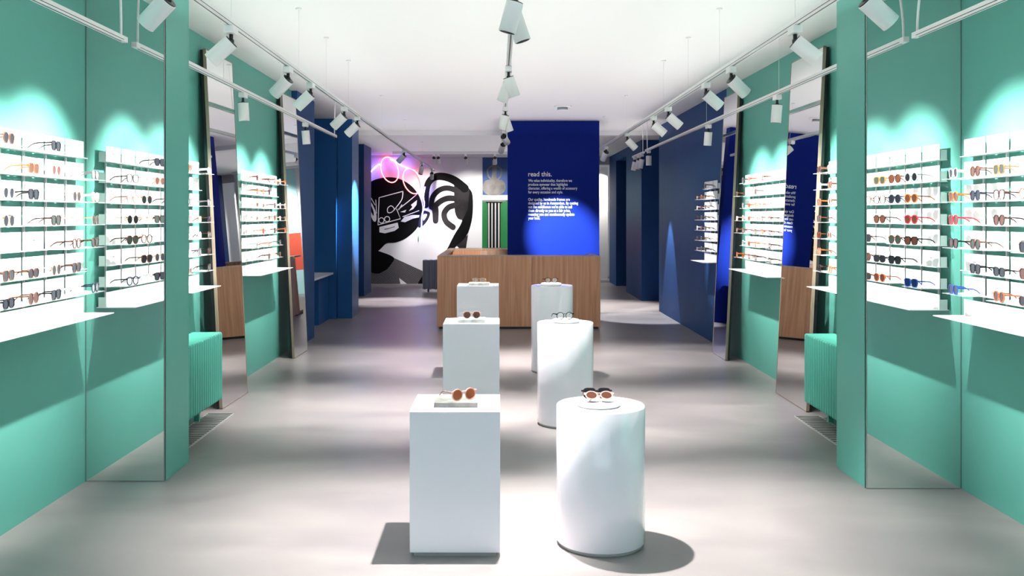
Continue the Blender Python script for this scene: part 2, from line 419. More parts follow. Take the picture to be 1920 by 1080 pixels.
def glasses_meshes(shape, fmat, lmat):
    key = (shape, fmat, lmat)
    if key in GM: return GM[key]
    thin = fmat == 'f_gold'; t = .0018 if thin else .0042; d = .0018 if thin else .0042
    ol = lens_outline(shape); hz = max(z for x, z in ol); cxl = .0345
    z0 = hz + t
    fb = bmesh.new()
    n = len(ol)
    for s in (-1, 1):
        rings = []
        for (k, y) in ((0, 0), (1, 0), (1, d), (0, d)):
            sc = []
            for (x, z) in ol:
                ln = math.hypot(x, z); q = 1 + (t / ln if k else 0)
                sc.append(fb.verts.new((s * (cxl + x * q * 1.0), y, z0 + z * q)))
            rings.append(sc)
        for a in range(4):
            A, B = rings[a], rings[(a + 1) % 4]
            for i in range(n):
                fb.faces.new((A[i], A[(i + 1) % n], B[(i + 1) % n], B[i]))
    zb = z0 + hz * .45
    tube(fb, [(-.0115, d / 2, zb), (-.005, d / 2, zb + .004), (.005, d / 2, zb + .004), (.0115, d / 2, zb)], .0012 if thin else .0028, 6)
    xo = cxl + max(x for x, z in ol) + t
    zh = z0 + hz * .55
    for s in (-1, 1): box(fb, min(s * (xo - .006), s * (xo + .006)), max(s * (xo - .006), s * (xo + .006)), .0002, d + .004, zh - .004, zh + .004)
    fin(fb)
    lb = bmesh.new()
    vs = [lb.verts.new((x, d * .45, z0 + z)) for x, z in ol]; v2 = [lb.verts.new((x, d * .75, z0 + z)) for x, z in ol]
    lb.faces.new(vs); lb.faces.new(v2[::-1])
    for i in range(n): lb.faces.new((vs[i], v2[i], v2[(i + 1) % n], vs[(i + 1) % n]))
    fin(lb)
    tb = bmesh.new()
    th = .0013 if thin else .0032
    path = [(0, d + .002, zh), (0, .04, zh - .001), (0, .078, zh - .004), (0, .096, zh - .013), (0, .113, max(.003, zh - .028))]
    for (a, b) in zip(path, path[1:]):
        r0 = th * 1.2
        box_v = []
        for (p, hh) in ((a, th), (b, th)):
            for sx in (-1, 1):
                for sz in (-1, 1): box_v.append(tb.verts.new((p[0] + sx * (.001 if thin else .0016), p[1], p[2] + sz * hh)))
        for idx in ((0, 1, 3, 2), (4, 6, 7, 5), (0, 4, 5, 1), (2, 3, 7, 6), (0, 2, 6, 4), (1, 5, 7, 3)): tb.faces.new([box_v[i] for i in idx])
    fin(tb)
    res = []
    for nm, b, m in (('frame_front', fb, fmat), ('lens', lb, lmat), ('temple', tb, fmat)):
        me = bpy.data.meshes.new(nm); b.to_mesh(me); b.free(); me.materials.append(MATS[m]); res.append(me)
    GM[key] = (res, cxl, xo + .004); return GM[key]
GJ = {}
SC = 1.08
def glasses(shape, fmat, lmat, loc, rz, label, group, parts=True, rx=0, fold=False):
    (fme, lme, tme), cxl, xh = glasses_meshes(shape, fmat, lmat)
    cat = 'glasses' if lmat == 'l_clear' else 'sunglasses'
    nm = 'eyeglasses' if lmat == 'l_clear' else 'sunglasses'
    if not parts:
        k = (shape, fmat, lmat)
        if k not in GJ:
            bm = bmesh.new()
            def add(me, dx, mi):
                n0 = len(bm.verts); f0 = len(bm.faces); bm.from_mesh(me); bm.verts.ensure_lookup_table(); bm.faces.ensure_lookup_table()
                for v in bm.verts[n0:]: v.co.x += dx
                for f in bm.faces[f0:]: f.material_index = mi
            add(fme, 0, 0); add(lme, cxl, 1); add(lme, -cxl, 1); add(tme, xh, 0); add(tme, -xh, 0)
            me = bpy.data.meshes.new(nm); bm.to_mesh(me); bm.free(); me.materials.append(MATS[fmat]); me.materials.append(MATS[lmat]); GJ[k] = me
        o = bpy.data.objects.new(nm, GJ[k]); C.objects.link(o)
        o.location = loc; o.rotation_euler = (rx, 0, rz); o.scale = (SC,) * 3
        return tag(o, label, cat, group)
    t = thing(nm, label, cat, loc, rz, group); t.rotation_euler = (rx, 0, rz); t.scale = (SC,) * 3
    def ch(nm, me, x, rzz=0, y=0):
        o = bpy.data.objects.new(nm, me); C.objects.link(o); o.parent = t; o.location = (x, y, 0); o.rotation_euler = (0, 0, rzz)
    ch('frame_front', fme, 0)
    for s in (-1, 1):
        ch('lens', lme, s * cxl)
        ch('temple', tme, s * xh, (s * R(84) if fold else 0), (.004 + (.008 if s > 0 else 0)) if fold else 0)
    return t

# ---------------------------------------------------------------- wall racks
PITCH = .243; ROWZ = [2.0 - .1335 * k for k in range(7)]
SH = ['round', 'square', 'panto', 'wide']
ROWN = ['top', 'second', 'third', 'fourth', 'fifth', 'sixth', 'lowest']
COLN = ['farthest', 'second farthest', 'third farthest', 'fourth farthest', 'fifth farthest', 'nearest']
def rack(side, xw, yfar, ncol, label, rname, layout, parts=True, seed=1, depth=.19):
    """side -1: on the left wall. layout {row: {col: (shape, frame, lens)}} ; columns are counted from the far end"""
    rnd = random.Random(seed)
    s = -side     # direction into the room
    t = thing('wall_rack', label, 'shelf', (xw, yfar, 0), 0, 'white wall racks for eyewear')
    L = ncol * PITCH
    def bx(name, d0, d1, y0, y1, z0, z1, m):
        a, b = s * d0, s * d1
        return obj(name, Bx(min(a, b), max(a, b), y0, y1, z0, z1), m, t)
    for c in range(ncol):
        yc = -(c + .5) * PITCH
        bx('upright', .001, .012, yc - .007, yc + .007, 1.07, 2.06, 'shelf_white')
    for k, z in enumerate(ROWZ):
        z -= 0
        # open channel behind the panels : ledge, end plates
        bm = bmesh.new()
        def b(d0, d1, y0, y1, z0, z1):
            a, c_ = s * d0, s * d1; box(bm, min(a, c_), max(a, c_), y0, y1, z0, z1)
        b(.012, .085, -L, 0, z - .004, z)
        b(.015, .055, -.003, 0, z, z + .062); b(.015, .055, -L, -L + .003, z, z + .062)
        obj('ledge', fin(bm), 'shelf_white', t)
        lay = layout.get(k, {})
        for c in range(ncol):
            bm = bmesh.new()
            y1 = -c * PITCH - (.010 if c else .001); y0 = -(c + 1) * PITCH + .010
            def b(d0, d1, y0, y1, z0, z1, mi=0):
                a, c_ = s * d0, s * d1; box(bm, min(a, c_), max(a, c_), y0, y1, z0, z1, mi)
            b(.058, .0605, y0, y1, z, z + .099)
            ym = (y0 + y1) / 2
            if c not in lay:
                for q in range(3): b(.0605, .061, ym - .014 + q * .010, ym - .007 + q * .010, z + .050, z + .0555, 1)
            obj('back_panel', fin(bm), ['panel_white', 'print_grey'], t)
        # projecting shelves under the glasses
        cols = sorted(c for c in lay if c < ncol)
        runs = []
        for c in cols:
            if runs and c == runs[-1][1] + 1: runs[-1][1] = c
            else: runs.append([c, c])
        for a, b_ in runs:
            bx('shelf', .085, depth, -(b_ + 1) * PITCH + .002, -a * PITCH - .002 + (.002 if a == 0 else 0), z - .0035, z - .0005, 'shelf_acrylic')
        for c in cols:
            shp, fr, ln = lay[c]
            yc = yfar - (c + .5) * PITCH
            lab = '%s %s on %s shelf of %s, %s column' % (NAMES[fr], 'glasses' if ln == 'l_clear' else 'sunglasses', ROWN[k], rname, COLN[min(c, 5)] if ncol > 1 else 'only')
            glasses(shp, fr, ln, (xw + s * (depth - .004), yc, z + .0002), R(90 + 8) * s, lab, 'eyewear on ' + rname, parts)
    # lowest deep shelf with its upstand
    bm = bmesh.new()
    def b(d0, d1, y0, y1, z0, z1):
        a, c_ = s * d0, s * d1; box(bm, min(a, c_), max(a, c_), y0, y1, z0, z1)
    b(.001, .245, -L, 0, 1.062, 1.067)
    obj('deep_shelf', fin(bm), 'shelf_white', t)
    bm = bmesh.new()
    b(.058, .062, -L, 0, 1.067, 1.162); b(.012, .058, -.003, 0, 1.067, 1.13)
    obj('upstand', fin(bm), 'panel_white', t)
    return t
g = lambda sh, f, l: (sh, 'f_' + f, 'l_' + l)
L1 = {0: {2: g('square', 'black', 'dark'), 4: g('panto', 'brown', 'dark'), 5: g('round', 'pink', 'brown')},
      1: {0: g('square', 'grey', 'clear'), 1: g('panto', 'crystal', 'clear'), 2: g('panto', 'pink', 'brown'), 3: g('square', 'orange', 'brown'), 5: g('round', 'tortoise', 'clear')},
      2: {0: g('panto', 'pink', 'clear'), 1: g('round', 'gold', 'dark'), 3: g('square', 'black', 'dark'), 4: g('panto', 'crystal', 'dark')},
      3: {0: g('round', 'gold', 'dark'), 1: g('panto', 'pink', 'clear'), 2: g('square', 'darktort', 'green'), 4: g('round', 'gold', 'dark')},
      4: {0: g('panto', 'tortoise', 'green'), 1: g('panto', 'tortoise', 'clear')},
      5: {1: g('square', 'tortoise', 'dark'), 2: g('round', 'gold', 'dark'), 3: g('wide', 'tortoise', 'dark'), 4: g('square', 'brown', 'green')},
      6: {0: g('panto', 'navy', 'clear'), 1: g('panto', 'crystal', 'clear'), 2: g('square', 'black', 'dark'), 3: g('round', 'brown', 'brown'), 4: g('wide', 'black', 'dark')}}
R1 = {1: {0: g('round', 'crystal', 'dark'), 1: g('round', 'tortoise', 'brown'), 2: g('square', 'amber', 'green'), 3: g('panto', 'pink', 'clear')},
      2: {0: g('panto', 'amber', 'brown'), 1: g('round', 'navy', 'dark'), 2: g('square', 'darktort', 'clear'), 3: g('panto', 'brown', 'clear')},
      3: {0: g('panto', 'red', 'brown'), 2: g('panto', 'darktort', 'brown')},
      4: {0: g('square', 'black', 'brown'), 1: g('panto', 'tortoise', 'green'), 3: g('square', 'darktort', 'dark')},
      5: {1: g('square', 'black', 'dark'), 2: g('wide', 'black', 'dark'), 3: g('panto', 'tortoise', 'brown')},
      6: {0: g('square', 'blue', 'blue'), 2: g('panto', 'orange', 'brown'), 3: g('wide', 'tortoise', 'dark')}}
def rlayout(ncol, seed, p=.72, rows=range(7), force0=False):
    rr = random.Random(seed); out = {}
    fr = ['tortoise', 'tortoise', 'brown', 'black', 'amber', 'darktort', 'pink', 'crystal', 'gold', 'grey', 'orange']
    for k in rows:
        d = {}
        for c in range(ncol):
            if rr.random() < p or (force0 and c == 0 and k != 1):
                d[c] = (rr.choice(SH), 'f_' + rr.choice(fr), 'l_' + rr.choice(['clear', 'clear', 'clear', 'dark', 'brown']))
        out[k] = d
    return out
rack(-1, XL, 5.61, 6, 'white tiered eyewear rack on the left wall, nearest the camera', 'nearest left rack', L1)
rack(1, XR, 5.463, 6, 'white tiered eyewear rack on the right wall, nearest the camera', 'nearest right rack', R1)
lay = rlayout(3, 11, .8, force0=True); lay[1] = {}; lay[4] = {1: lay[4].get(1, g('panto', 'crystal', 'clear'))}
lay[4][0] = g('panto', 'darktort', 'clear')
rack(-1, XL, 7.78, 3, 'white eyewear rack on the left wall, half hidden behind the left pillar', 'left rack behind pillar', lay)
lay = rlayout(3, 12, .8, force0=True)
rack(1, XR, 7.69, 3, 'white eyewear rack on the right wall, half hidden behind the right pillar', 'right rack behind pillar', lay)
rack(-1, XL, 10.53, 6, 'white eyewear rack on the left teal wall between two leaning mirrors', 'left rack between mirrors', rlayout(6, 21, .66), parts=False)
rack(1, XR, 10.28, 6, 'white eyewear rack on the right teal wall between two leaning mirrors', 'right rack between mirrors', rlayout(6, 22, .74), parts=False)
rack(1, XR, 12.30, 3, 'white eyewear rack mounted on the blue right wall', 'blue wall rack', rlayout(3, 23, .9), parts=False)

# ---------------------------------------------------------------- pedestals, trays and what lies on them
def square_pedestal(label, xc, yf, hh, w_=.438):
    t = thing('square_pedestal', label, 'pedestal', (xc, yf + w_ / 2, 0), 0, 'square white pedestals')
    hw = w_ / 2
    obj('body', Bx(-hw, hw, -hw, hw, .022, hh, bev=.002), 'cloth_white', t)
    obj('plinth', Bx(-hw + .018, hw - .018, -hw + .018, hw - .018, 0, .022), 'skirt_grey', t)
def round_pedestal(label, xc, yc, hh, r=.2225):
    t = thing('round_pedestal', label, 'pedestal', (xc, yc, 0), 0, 'round white pedestals')
    bm = bmesh.new(); lathe(bm, [(r - .003, .018), (r, .022), (r, hh - .004), (r - .004, hh)], 96); obj('body', fin(bm), 'cloth_white', t)
    bm = bmesh.new(); lathe(bm, [(r - .012, 0), (r - .012, .018)], 96); obj('plinth', fin(bm), 'skirt_grey', t)
square_pedestal('nearest square white glossy pedestal, left of the nearest round one', -.204, 4.486, .704)
square_pedestal('middle square white glossy pedestal, behind the nearest square one', -.20, 7.17, .815)
square_pedestal('farthest square pale pedestal, standing before the oak counter', -.20, 9.65, .92)
round_pedestal('nearest round white glossy pedestal, right of the nearest square one', .523, 4.69, .698)
round_pedestal('middle round white pedestal, second in the row of three columns', .542, 7.38, .806)
round_pedestal('farthest round white pedestal, standing before the oak counter', .585, 9.87, .913)

def rect_tray(label, xc, yc, z, w_=.215, d=.17, h=.024, rz=0, m='stone'):
    o = obj('rectangular_tray', Bx(-w_ / 2, w_ / 2, -d / 2, d / 2, 0, h, bev=.0015), m, None, (xc, yc, z)); o.rotation_euler.z = rz
    return tag(o, label, 'tray', 'stone trays')
def round_tray(label, xc, yc, z, r=.110, h=.026):
    bm = bmesh.new(); lathe(bm, [(r - .008, 0), (r - .001, .006), (r, .012), (r - .002, h - .006), (r - .008, h - .001), (r - .014, h)], 64)
    return tag(obj('round_tray', fin(bm), 'tray_white', None, (xc, yc, z)), label, 'tray', 'round trays')
e = .0005
rect_tray('rectangular grey stone tray on the nearest square pedestal', -.204, 4.665, .704 + e, m='stone_grey')
rect_tray('rectangular white stone tray on the middle square pedestal', -.20, 7.36, .815 + e)
rect_tray('rectangular white stone tray on the farthest square pedestal', -.19, 9.84, .92 + e)
round_tray('round white tray on the nearest round pedestal', .508, 4.66, .698 + e)
round_tray('round white tray on the middle round pedestal', .545, 7.36, .806 + e)
round_tray('round white tray on the farthest round pedestal', .575, 9.87, .913 + e)
glasses('round', 'f_pink', 'l_orange', (-.165, 4.635, .7295), R(32), 'pink framed sunglasses with copper lenses on the grey stone tray', None)
glasses('round', 'f_pink', 'l_brown', (.508, 4.598, .7425), 0, 'white framed sunglasses with brown lenses lying at the front of nearest round tray', None, rx=R(-58), fold=True)
glasses('square', 'f_darktort', 'l_dark', (.505, 4.690, .7262), R(2), 'dark folded sunglasses standing at the back of nearest round tray', None, rx=R(-12), fold=True)
glasses('panto', 'f_pink', 'l_brown', (-.20, 7.33, .8400), R(8), 'pink tinted folded sunglasses on the middle rectangular tray', None, fold=True)
glasses('round', 'f_black', 'l_clear', (.535, 7.32, .8330), R(14), 'black wire glasses with clear lenses on the middle round tray', None)
glasses('panto', 'f_gold', 'l_clear', (-.19, 9.81, .9450), R(0), 'thin gold wire glasses on the farthest rectangular tray', None)
glasses('panto', 'f_tortoise', 'l_clear', (.575, 9.84, .9400), R(10), 'brown tortoiseshell glasses on the farthest round tray', None)

# ---------------------------------------------------------------- lighting tracks
TZ = 2.73; TZC = 2.84
def track(label, x, y0, y1, z=TZ, wires=(), cable_end=None, slots=None, grp='suspended white lighting tracks'):
    t = thing('lighting_track', label, 'lighting track', (x, y0, z), 0, grp)
    L = y1 - y0
    bm = bmesh.new(); box(bm, -.018, .018, 0, L, -.017, .017, bev=.002); obj('rail', fin(bm), 'track_white', t)
    bm = bmesh.new(); box(bm, -.004, .004, .06, L - .06, -.0178, -.0165)
    box(bm, -.0185, -.0175, .06, L - .06, -.010, -.006) if x > 0 else box(bm, .0175, .0185, .06, L - .06, -.010, -.006)
    obj('slot', fin(bm), 'black', t)
    for wy in wires:
        ce = CE if wy < 17 else CE2
        bm = bmesh.new(); tube(bm, [(0, wy - y0, .017), (0, wy - y0, ce - z - .001)], .0016, 6)
        lathe(bm, [(.022, ce - z - .012), (.022, ce - z - .001)], 16, Matrix.Translation((0, wy - y0, 0)))
        obj('suspension_wire', fin(bm), 'track_white', t)
    for (cy, dy) in (cable_end or ()):
        bm = bmesh.new(); pts = []
        for i in range(9):
            q = i / 8; pts.append((.0, cy - y0 + dy * q * q, .017 + (CE - z - .02) * q))
        tube(bm, pts, .008, 8); obj('power_cable', fin(bm), 'track_white', t)
    return t
track('long suspended track over the left side of the aisle', -1.49, 1.0, 22.0, wires=(3.0, 5.2, 6.97, 8.1, 9.3, 12, 15, 18.5))
track('long suspended track over the right side of the aisle', 1.67, 1.0, 15.0, wires=(3.0, 5.2, 6.97, 8.1, 9.3, 12, 14.5))
track('suspended track along the centre line above the pedestals', .09, 1.0, 15.0, z=TZC, wires=(2.5, 12.0))
track('suspended track along the left wall in front of the pillar mirror', -2.285, 1.0, 5.70, wires=(2.2, 4.0), cable_end=((5.64, -.03),))
track('suspended track along the left wall behind the pillar', -2.19, 6.35, 12.6, wires=(7.43, 9.4), cable_end=((12.5, .05),))
track('suspended track along the right wall in front of the pillar mirror', 2.50, 1.0, 5.56, wires=(2.2, 4.0), cable_end=((5.52, -.16),))
track('suspended track along the right wall behind the pillar', 2.46, 6.25, 15.35, wires=(8.1, 10.9), cable_end=((15.2, .03),))
track('short suspended track at the far end of the blue right wall', 2.49, 15.75, 17.0, wires=(), cable_end=((15.85, .02),))

def spot(x, y, target, z=TZ, power=60, cone=44, blend=.6, label='', grp=None, rad=.02, adapter=True, col=(1, .965, .92)):
    """track head: adapter box, black pivot, white can aimed at target"""
    t = thing('spotlight', label, 'spotlight', (x, y, z), 0, grp)
    bm = bmesh.new(); box(bm, -.026, .026, -.055, .055, -.062, -.018, bev=.004)
    obj('adapter', fin(bm), 'track_white', t)
    pv = Vector((0, 0, -.105)); d = (Vector(target) - (Vector((x, y, z)) + pv)).normalized()
    bm = bmesh.new(); lathe(bm, [(.011, -.105), (.011, -.054)], 14); lathe(bm, [(.016, -.112), (.016, -.092)], 14)
    obj('pivot', fin(bm), 'black', t)
    q = Vector((0, 0, -1)).rotation_difference(d).to_matrix().to_4x4()
    M = Matrix.Translation(pv + d * .0) @ q
    bm = bmesh.new(); lathe(bm, [(.020, .004), (.044, .0), (.045, -.004), (.045, -.155), (.041, -.156), (.041, -.13)], 32, M, cap=False)
    lathe(bm, [(.0205, .0035), (.0205, .004)], 32, M)
    obj('lamp_can', fin(bm), 'track_white', t)
    bm = bmesh.new(); lathe(bm, [(.040, -.004), (.0425, .0045), (.036, .0055)], 32, M); obj('end_cap', fin(bm), 'black', t)
    bm = bmesh.new(); lathe(bm, [(.0405, -.128), (.0405, -.155), (.0400, -.155), (.033, -.130)], 32, M, cap=False)
    obj('baffle', fin(bm), 'black', t)
    bm = bmesh.new(); lathe(bm, [(.033, -.128), (.033, -.1285)], 24, M); obj('lens', fin(bm), 'lamp_glow', t)
    if power > 0:
        ld = bpy.data.lights.new('beam', 'SPOT'); ld.energy = power; ld.spot_size = R(cone); ld.spot_blend = blend
        ld.shadow_soft_size = rad; ld.color = col
        lo = bpy.data.objects.new('beam', ld); C.objects.link(lo); lo.parent = t
        lo.location = pv + d * .175; lo.rotation_euler = d.to_track_quat('-Z', 'Y').to_euler()
    return t
ORD = ['nearest', 'second nearest', 'third nearest', 'fourth nearest', 'fifth nearest', 'sixth nearest', 'seventh nearest', 'eighth nearest', 'farthest']
WY = [2.9, 4.2, 5.2, 6.62, 7.42, 9.05, 9.9]  # first head hangs out of view, kept for its light
gl = 'spotlights on the left aisle track'; gr = 'spotlights on the right aisle track'
WP = 390
tl = [3.3, 4.45, 5.15, 6.95, 7.5, 9.25, 10.1]
for i, y in enumerate(WY):
    lab = '%s white spotlight on the left aisle track, aimed at the left racks' % (ORD[i] if i else 'closest unseen overhead')
    spot(-1.49, y, (-2.5, tl[i], 1.70), power=WP, cone=72, blend=1.0, label=lab, grp=gl)
for i, (y, tgt, pw) in enumerate(((14.9, (-2.4, 15.3, 1.7), 1000), (18.4, (-2.0, 17.9, 0), 520), (21.2, (-1.6, 22.5, 1.0), 150))):
    spot(-1.49, y, tgt, power=pw, cone=50, blend=.7, label='%s white spotlight at the far end of the left aisle track near the mural' % ('first', 'middle', 'last')[i], grp=gl, col=(1, .95, .97))
tr = [3.1, 4.3, 5.0, 6.95, 7.5, 9.1, 9.85]
for i, y in enumerate(WY):
    lab = '%s white spotlight on the right aisle track, aimed at the right racks' % (ORD[i] if i else 'closest unseen overhead')
    spot(1.67, y, (2.75, tr[i], 1.70), power=WP, cone=72, blend=1.0, label=lab, grp=gr)
spot(1.67, 11.9, (2.75, 12.0, 1.5), power=240, cone=40, blend=.6, label='white spotlight on the right aisle track aimed at the blue wall rack', grp=gr)
spot(1.67, 14.2, (1.25, 15.2, 1.55), power=0, cone=40, label='last white spotlight on the right aisle track beside the ultramarine panel', grp=gr)
# upright heads on the wall tracks
spot(-2.19, 8.0, (-2.05, 8.15, 0), power=110, cone=50, label='upright white spotlight on the left wall track near the first leaning mirror', grp='wall track spotlights')
spot(-2.19, 10.6, (-2.0, 10.85, 0), power=110, cone=50, label='upright white spotlight on the left wall track near the blue wall', grp='wall track spotlights')
spot(2.46, 8.15, (2.3, 8.3, 0), power=110, cone=50, label='upright white spotlight on the right wall track near the first leaning mirror', grp='wall track spotlights')
spot(2.46, 10.8, (2.3, 11.0, 0), power=110, cone=50, label='upright white spotlight on the right wall track before the blue wall', grp='wall track spotlights')
spot(2.46, 15.05, (2.47, 15.05, 0), power=420, cone=44, blend=.35, label='white spotlight grazing a pointed beam down the blue right wall', grp='wall track spotlights', col=(.9, .95, 1))
for i, (y, tz) in enumerate(((15.95, 0), (16.3, 0), (16.75, 0))):
    spot(2.49, y, (2.0, y + .3, 0), power=(0, 260, 420)[i], cone=62, label='%s of three clustered white spotlights at the far blue wall' % ('front', 'middle', 'rear')[i], grp='clustered far spotlights')
# centre track
gc = 'spotlights on the centre track'
cen = [(4.72, (-.62, 4.85, 0), 500), (4.98, (.98, 5.0, 0), 500), (7.28, (1.0, 7.7, 0), 420), (7.62, (-.85, 7.9, 0), 450),
       (10.0, (-.62, 10.5, 0), 360), (10.3, (1.05, 10.7, 0), 380), (14.2, (-.55, 16.4, .9), 150)]
cl = ['left-turned nearest', 'right-turned nearest', 'right-turned middle', 'left-turned middle', 'left-turned far', 'right-turned far', 'last and smallest']
for (y, tgt, pw), nm in zip(cen, cl):
    spot(.09, y, tgt, z=TZC, power=pw * 1.85, cone=(62 if y < 12 else 32), blend=1.0, label='%s white spotlight on the centre track above the pedestals' % nm, grp=gc)
# ceiling mounted heads in front of the mural
for i, x in enumerate((-1.45, -1.35, -.72, -.05, 1.15)):
    spot(x, 21.3, (x + (-.3 if i == 0 else .1), 22.6, 1.5), z=3.085, power=(95, 0, 85, 80, 200)[i], cone=95, blend=.8, label='%s small spotlight below the ceiling in front of the mural' % ('leftmost', 'second from left', 'third from left', 'vase-side', 'added unseen rightmost')[i], grp='mural spotlights')  # rightmost head is unseen, added to brighten the hidden mural
mt = thing('lighting_track', 'white track across the ceiling in front of the mural', 'lighting track', (-.8, 21.3, 3.10), 0)
obj('rail', Bx(-1.6, 2.1, -.018, .018, -.028, .029), 'track_white', mt)
spot(2.60, 23.75, (2.8, 25.2, 1.0), z=3.08, power=200, cone=90, blend=.8, label='added unseen spotlight brightening the far right niche behind the ultramarine panel', grp='added niche light')  # head added out of sight to brighten the dark niche
# light pool on the ultramarine panel, from a head on the centre track
spot(.09, 12.7, (1.08, 15.2, 1.30), z=TZC, power=1900, cone=28, blend=.8, label='white spotlight on the centre track throwing a pool on the ultramarine panel', grp=gc, col=(.85, .93, 1))

# smoke detector like disc on the ceiling
sd = thing('ceiling_sensor', 'small round sensor on the ceiling just before the ultramarine panel', 'sensor', (.93, 13.2, CE))
bm = bmesh.new(); lathe(bm, [(.125, -.0005), (.125, -.012), (.10, -.018)], 40); obj('base_plate', fin(bm), 'ceiling_white', sd)
bm = bmesh.new(); lathe(bm, [(.075, -.018), (.075, -.05), (.06, -.06)], 32); obj('housing', fin(bm), 'grey_metal', sd)
bm = bmesh.new(); lathe(bm, [(.08, -.050), (.085, -.056), (.08, -.062)], 32); obj('rim', fin(bm), 'track_white', sd)

# desk in the blue recess
dk = thing('desk', 'white topped desk in the blue recess on the left', 'desk', (-3.05, 13.9, 0))
obj('desk_top', Bx(-.62, .44, -.8, .9, .72, .75, bev=.003), 'shelf_white', dk)
obj('desk_cabinet', Bx(-.60, .36, .1, .88, 0, .72), 'blue_door_paint', dk)
obj('leg', Bx(.36, .40, -.76, -.72, 0, .72), 'blue_door_paint', dk)
obj('leg', Bx(-.60, -.56, -.76, -.72, 0, .72), 'blue_door_paint', dk)

# ---------------------------------------------------------------- mural, poster, neon
ZM = 22.60
def mp(u, v): return ((670 + u / 3.856 - CX) * ZM / F, H + (CY - (270 + v / 3.856)) * ZM / F)
def flat(bm, pts, y, mi, conv=mp, th=.002):
    a = [conv(*p) for p in pts]
    vs = [bm.verts.new((x, y, z)) for x, z in a]; v2 = [bm.verts.new((x, y + th, z)) for x, z in a]
    f = bm.faces.new(vs); f.material_index = mi
    f = bm.faces.new(v2[::-1]); f.material_index = mi
    n = len(vs)
    for i in range(n): f = bm.faces.new((vs[i], v2[i], v2[(i + 1) % n], vs[(i + 1) % n])); f.material_index = mi
def crom(pts, closed=False, k=5):
    out = []; n = len(pts)
    rng = range(n) if closed else range(n - 1)
    for i in rng:
        p0 = pts[(i - 1) % n] if closed or i > 0 else pts[i]; p1 = pts[i]; p2 = pts[(i + 1) % n]
        p3 = pts[(i + 2) % n] if closed or i + 2 < n else p2
        for j in range(k):
            t = j / k
            out.append(tuple(.5 * ((2 * p1[a]) + (-p0[a] + p2[a]) * t + (2 * p0[a] - 5 * p1[a] + 4 * p2[a] - p3[a]) * t * t + (-p0[a] + 3 * p1[a] - 3 * p2[a] + p3[a]) * t ** 3) for a in (0, 1)))
    if not closed: out.append(pts[-1])
    return out
def stroke(bm, pts, wd, y, mi, smooth=True, conv=mp, closed=False):
    P = crom(pts, closed) if smooth else pts
    n = len(P); L_, R_ = [], []
    for i, p in enumerate(P):
        q0 = P[(i - 1) % n] if closed or i > 0 else P[i]; q1 = P[(i + 1) % n] if closed or i < n - 1 else P[i]
        dx, dy = q1[0] - q0[0], q1[1] - q0[1]; l = math.hypot(dx, dy) or 1
        w0 = wd if not isinstance(wd, tuple) else wd[0] + (wd[1] - wd[0]) * i / (n - 1)
        nx, ny = -dy / l * w0 / 2, dx / l * w0 / 2
        L_.append((p[0] + nx, p[1] + ny)); R_.append((p[0] - nx, p[1] - ny))
    for i in range(n if closed else n - 1):
        j = (i + 1) % n
        q = [conv(*c) for c in (L_[i], L_[j], R_[j], R_[i])]
        f = bm.faces.new([bm.verts.new((x, y, z)) for x, z in q]); f.material_index = mi
        if f.normal.y > 0 or True:
            pass
    if not closed:
        for e_, w0 in ((P[0], wd if not isinstance(wd, tuple) else wd[0]), (P[-1], wd if not isinstance(wd, tuple) else wd[1])):
            q = [conv(e_[0] + w0 / 2 * math.cos(a * PI / 8), e_[1] + w0 / 2 * math.sin(a * PI / 8)) for a in range(16)]
            f = bm.faces.new([bm.verts.new((x, y - .0003, z)) for x, z in q]); f.material_index = mi
bm = bmesh.new()
K, SM, WH, HA = 0, 1, 2, 3
x0, x1 = -3.16, mp(896, 0)[0]
box(bm, x0, x1, ZM - .004, ZM + .018, .0015, 3.07, WH)
Y1 = ZM - .008
# hatched sleeve
flat(bm, [(60, 890), (130, 935), (190, 915), (245, 868), (262, 822), (472, 918), (472, 960), (432, 1012), (60, 1012)], Y1, HA)
flat(bm, [(472, 950), (472, 1015), (432, 1015)], Y1 - .004, K)
flat(bm, [(303, 968), (362, 1014), (312, 1014)], Y1 - .004, WH)
# head
flat(bm, crom([(40, 335), (100, 272), (165, 248), (235, 240), (305, 252), (375, 290), (425, 340), (458, 400), (470, 460), (464, 530), (440, 595), (398, 645), (340, 688), (275, 712), (212, 718), (165, 762), (110, 802), (40, 840)], False, 4), Y1 - .003, K)
flat(bm, crom([(150, 772), (262, 818), (245, 868), (205, 912), (150, 936), (100, 928), (62, 898), (40, 850), (100, 806)], False, 4), Y1 - .005, K)
# face lines
Y2 = Y1 - .008
for pl in ([(158, 388), (330, 342)], [(330, 342), (322, 400), (280, 460), (250, 492), (222, 495), (220, 465), (245, 447), (268, 470), (250, 492)], [(150, 585), (158, 388)], [(150, 585), (312, 540), (285, 470)],
           [(300, 470), (370, 415), (435, 360)], [(300, 475), (322, 440)], [(330, 525), (445, 482)], [(60, 370), (100, 390), (128, 440)], [(134, 405), (140, 500)]):
    stroke(bm, pl, 6, Y2, WH, smooth=len(pl) > 4)
for (cx_, cy_) in ((175, 552), (216, 543)): stroke(bm, [(cx_ + 19 * math.cos(a * PI / 8), cy_ + 19 * math.sin(a * PI / 8)) for a in range(16)], 6, Y2 - .001, WH, False, closed=True)
flat(bm, [(160, 600), (292, 568), (300, 606), (270, 628), (200, 646), (160, 638)], Y2, WH)
flat(bm, [(195, 616), (270, 596), (272, 600), (198, 620)], Y2 - .003, K)
flat(bm, [(314, 560), (342, 526), (400, 513), (450, 514), (446, 530), (400, 540), (345, 566)], Y2, WH)
flat(bm, [(372, 485), (398, 455), (388, 440), (432, 405), (428, 440), (405, 470)], Y2, WH)
flat(bm, [(310, 492), (355, 475), (345, 495)], Y2, WH)
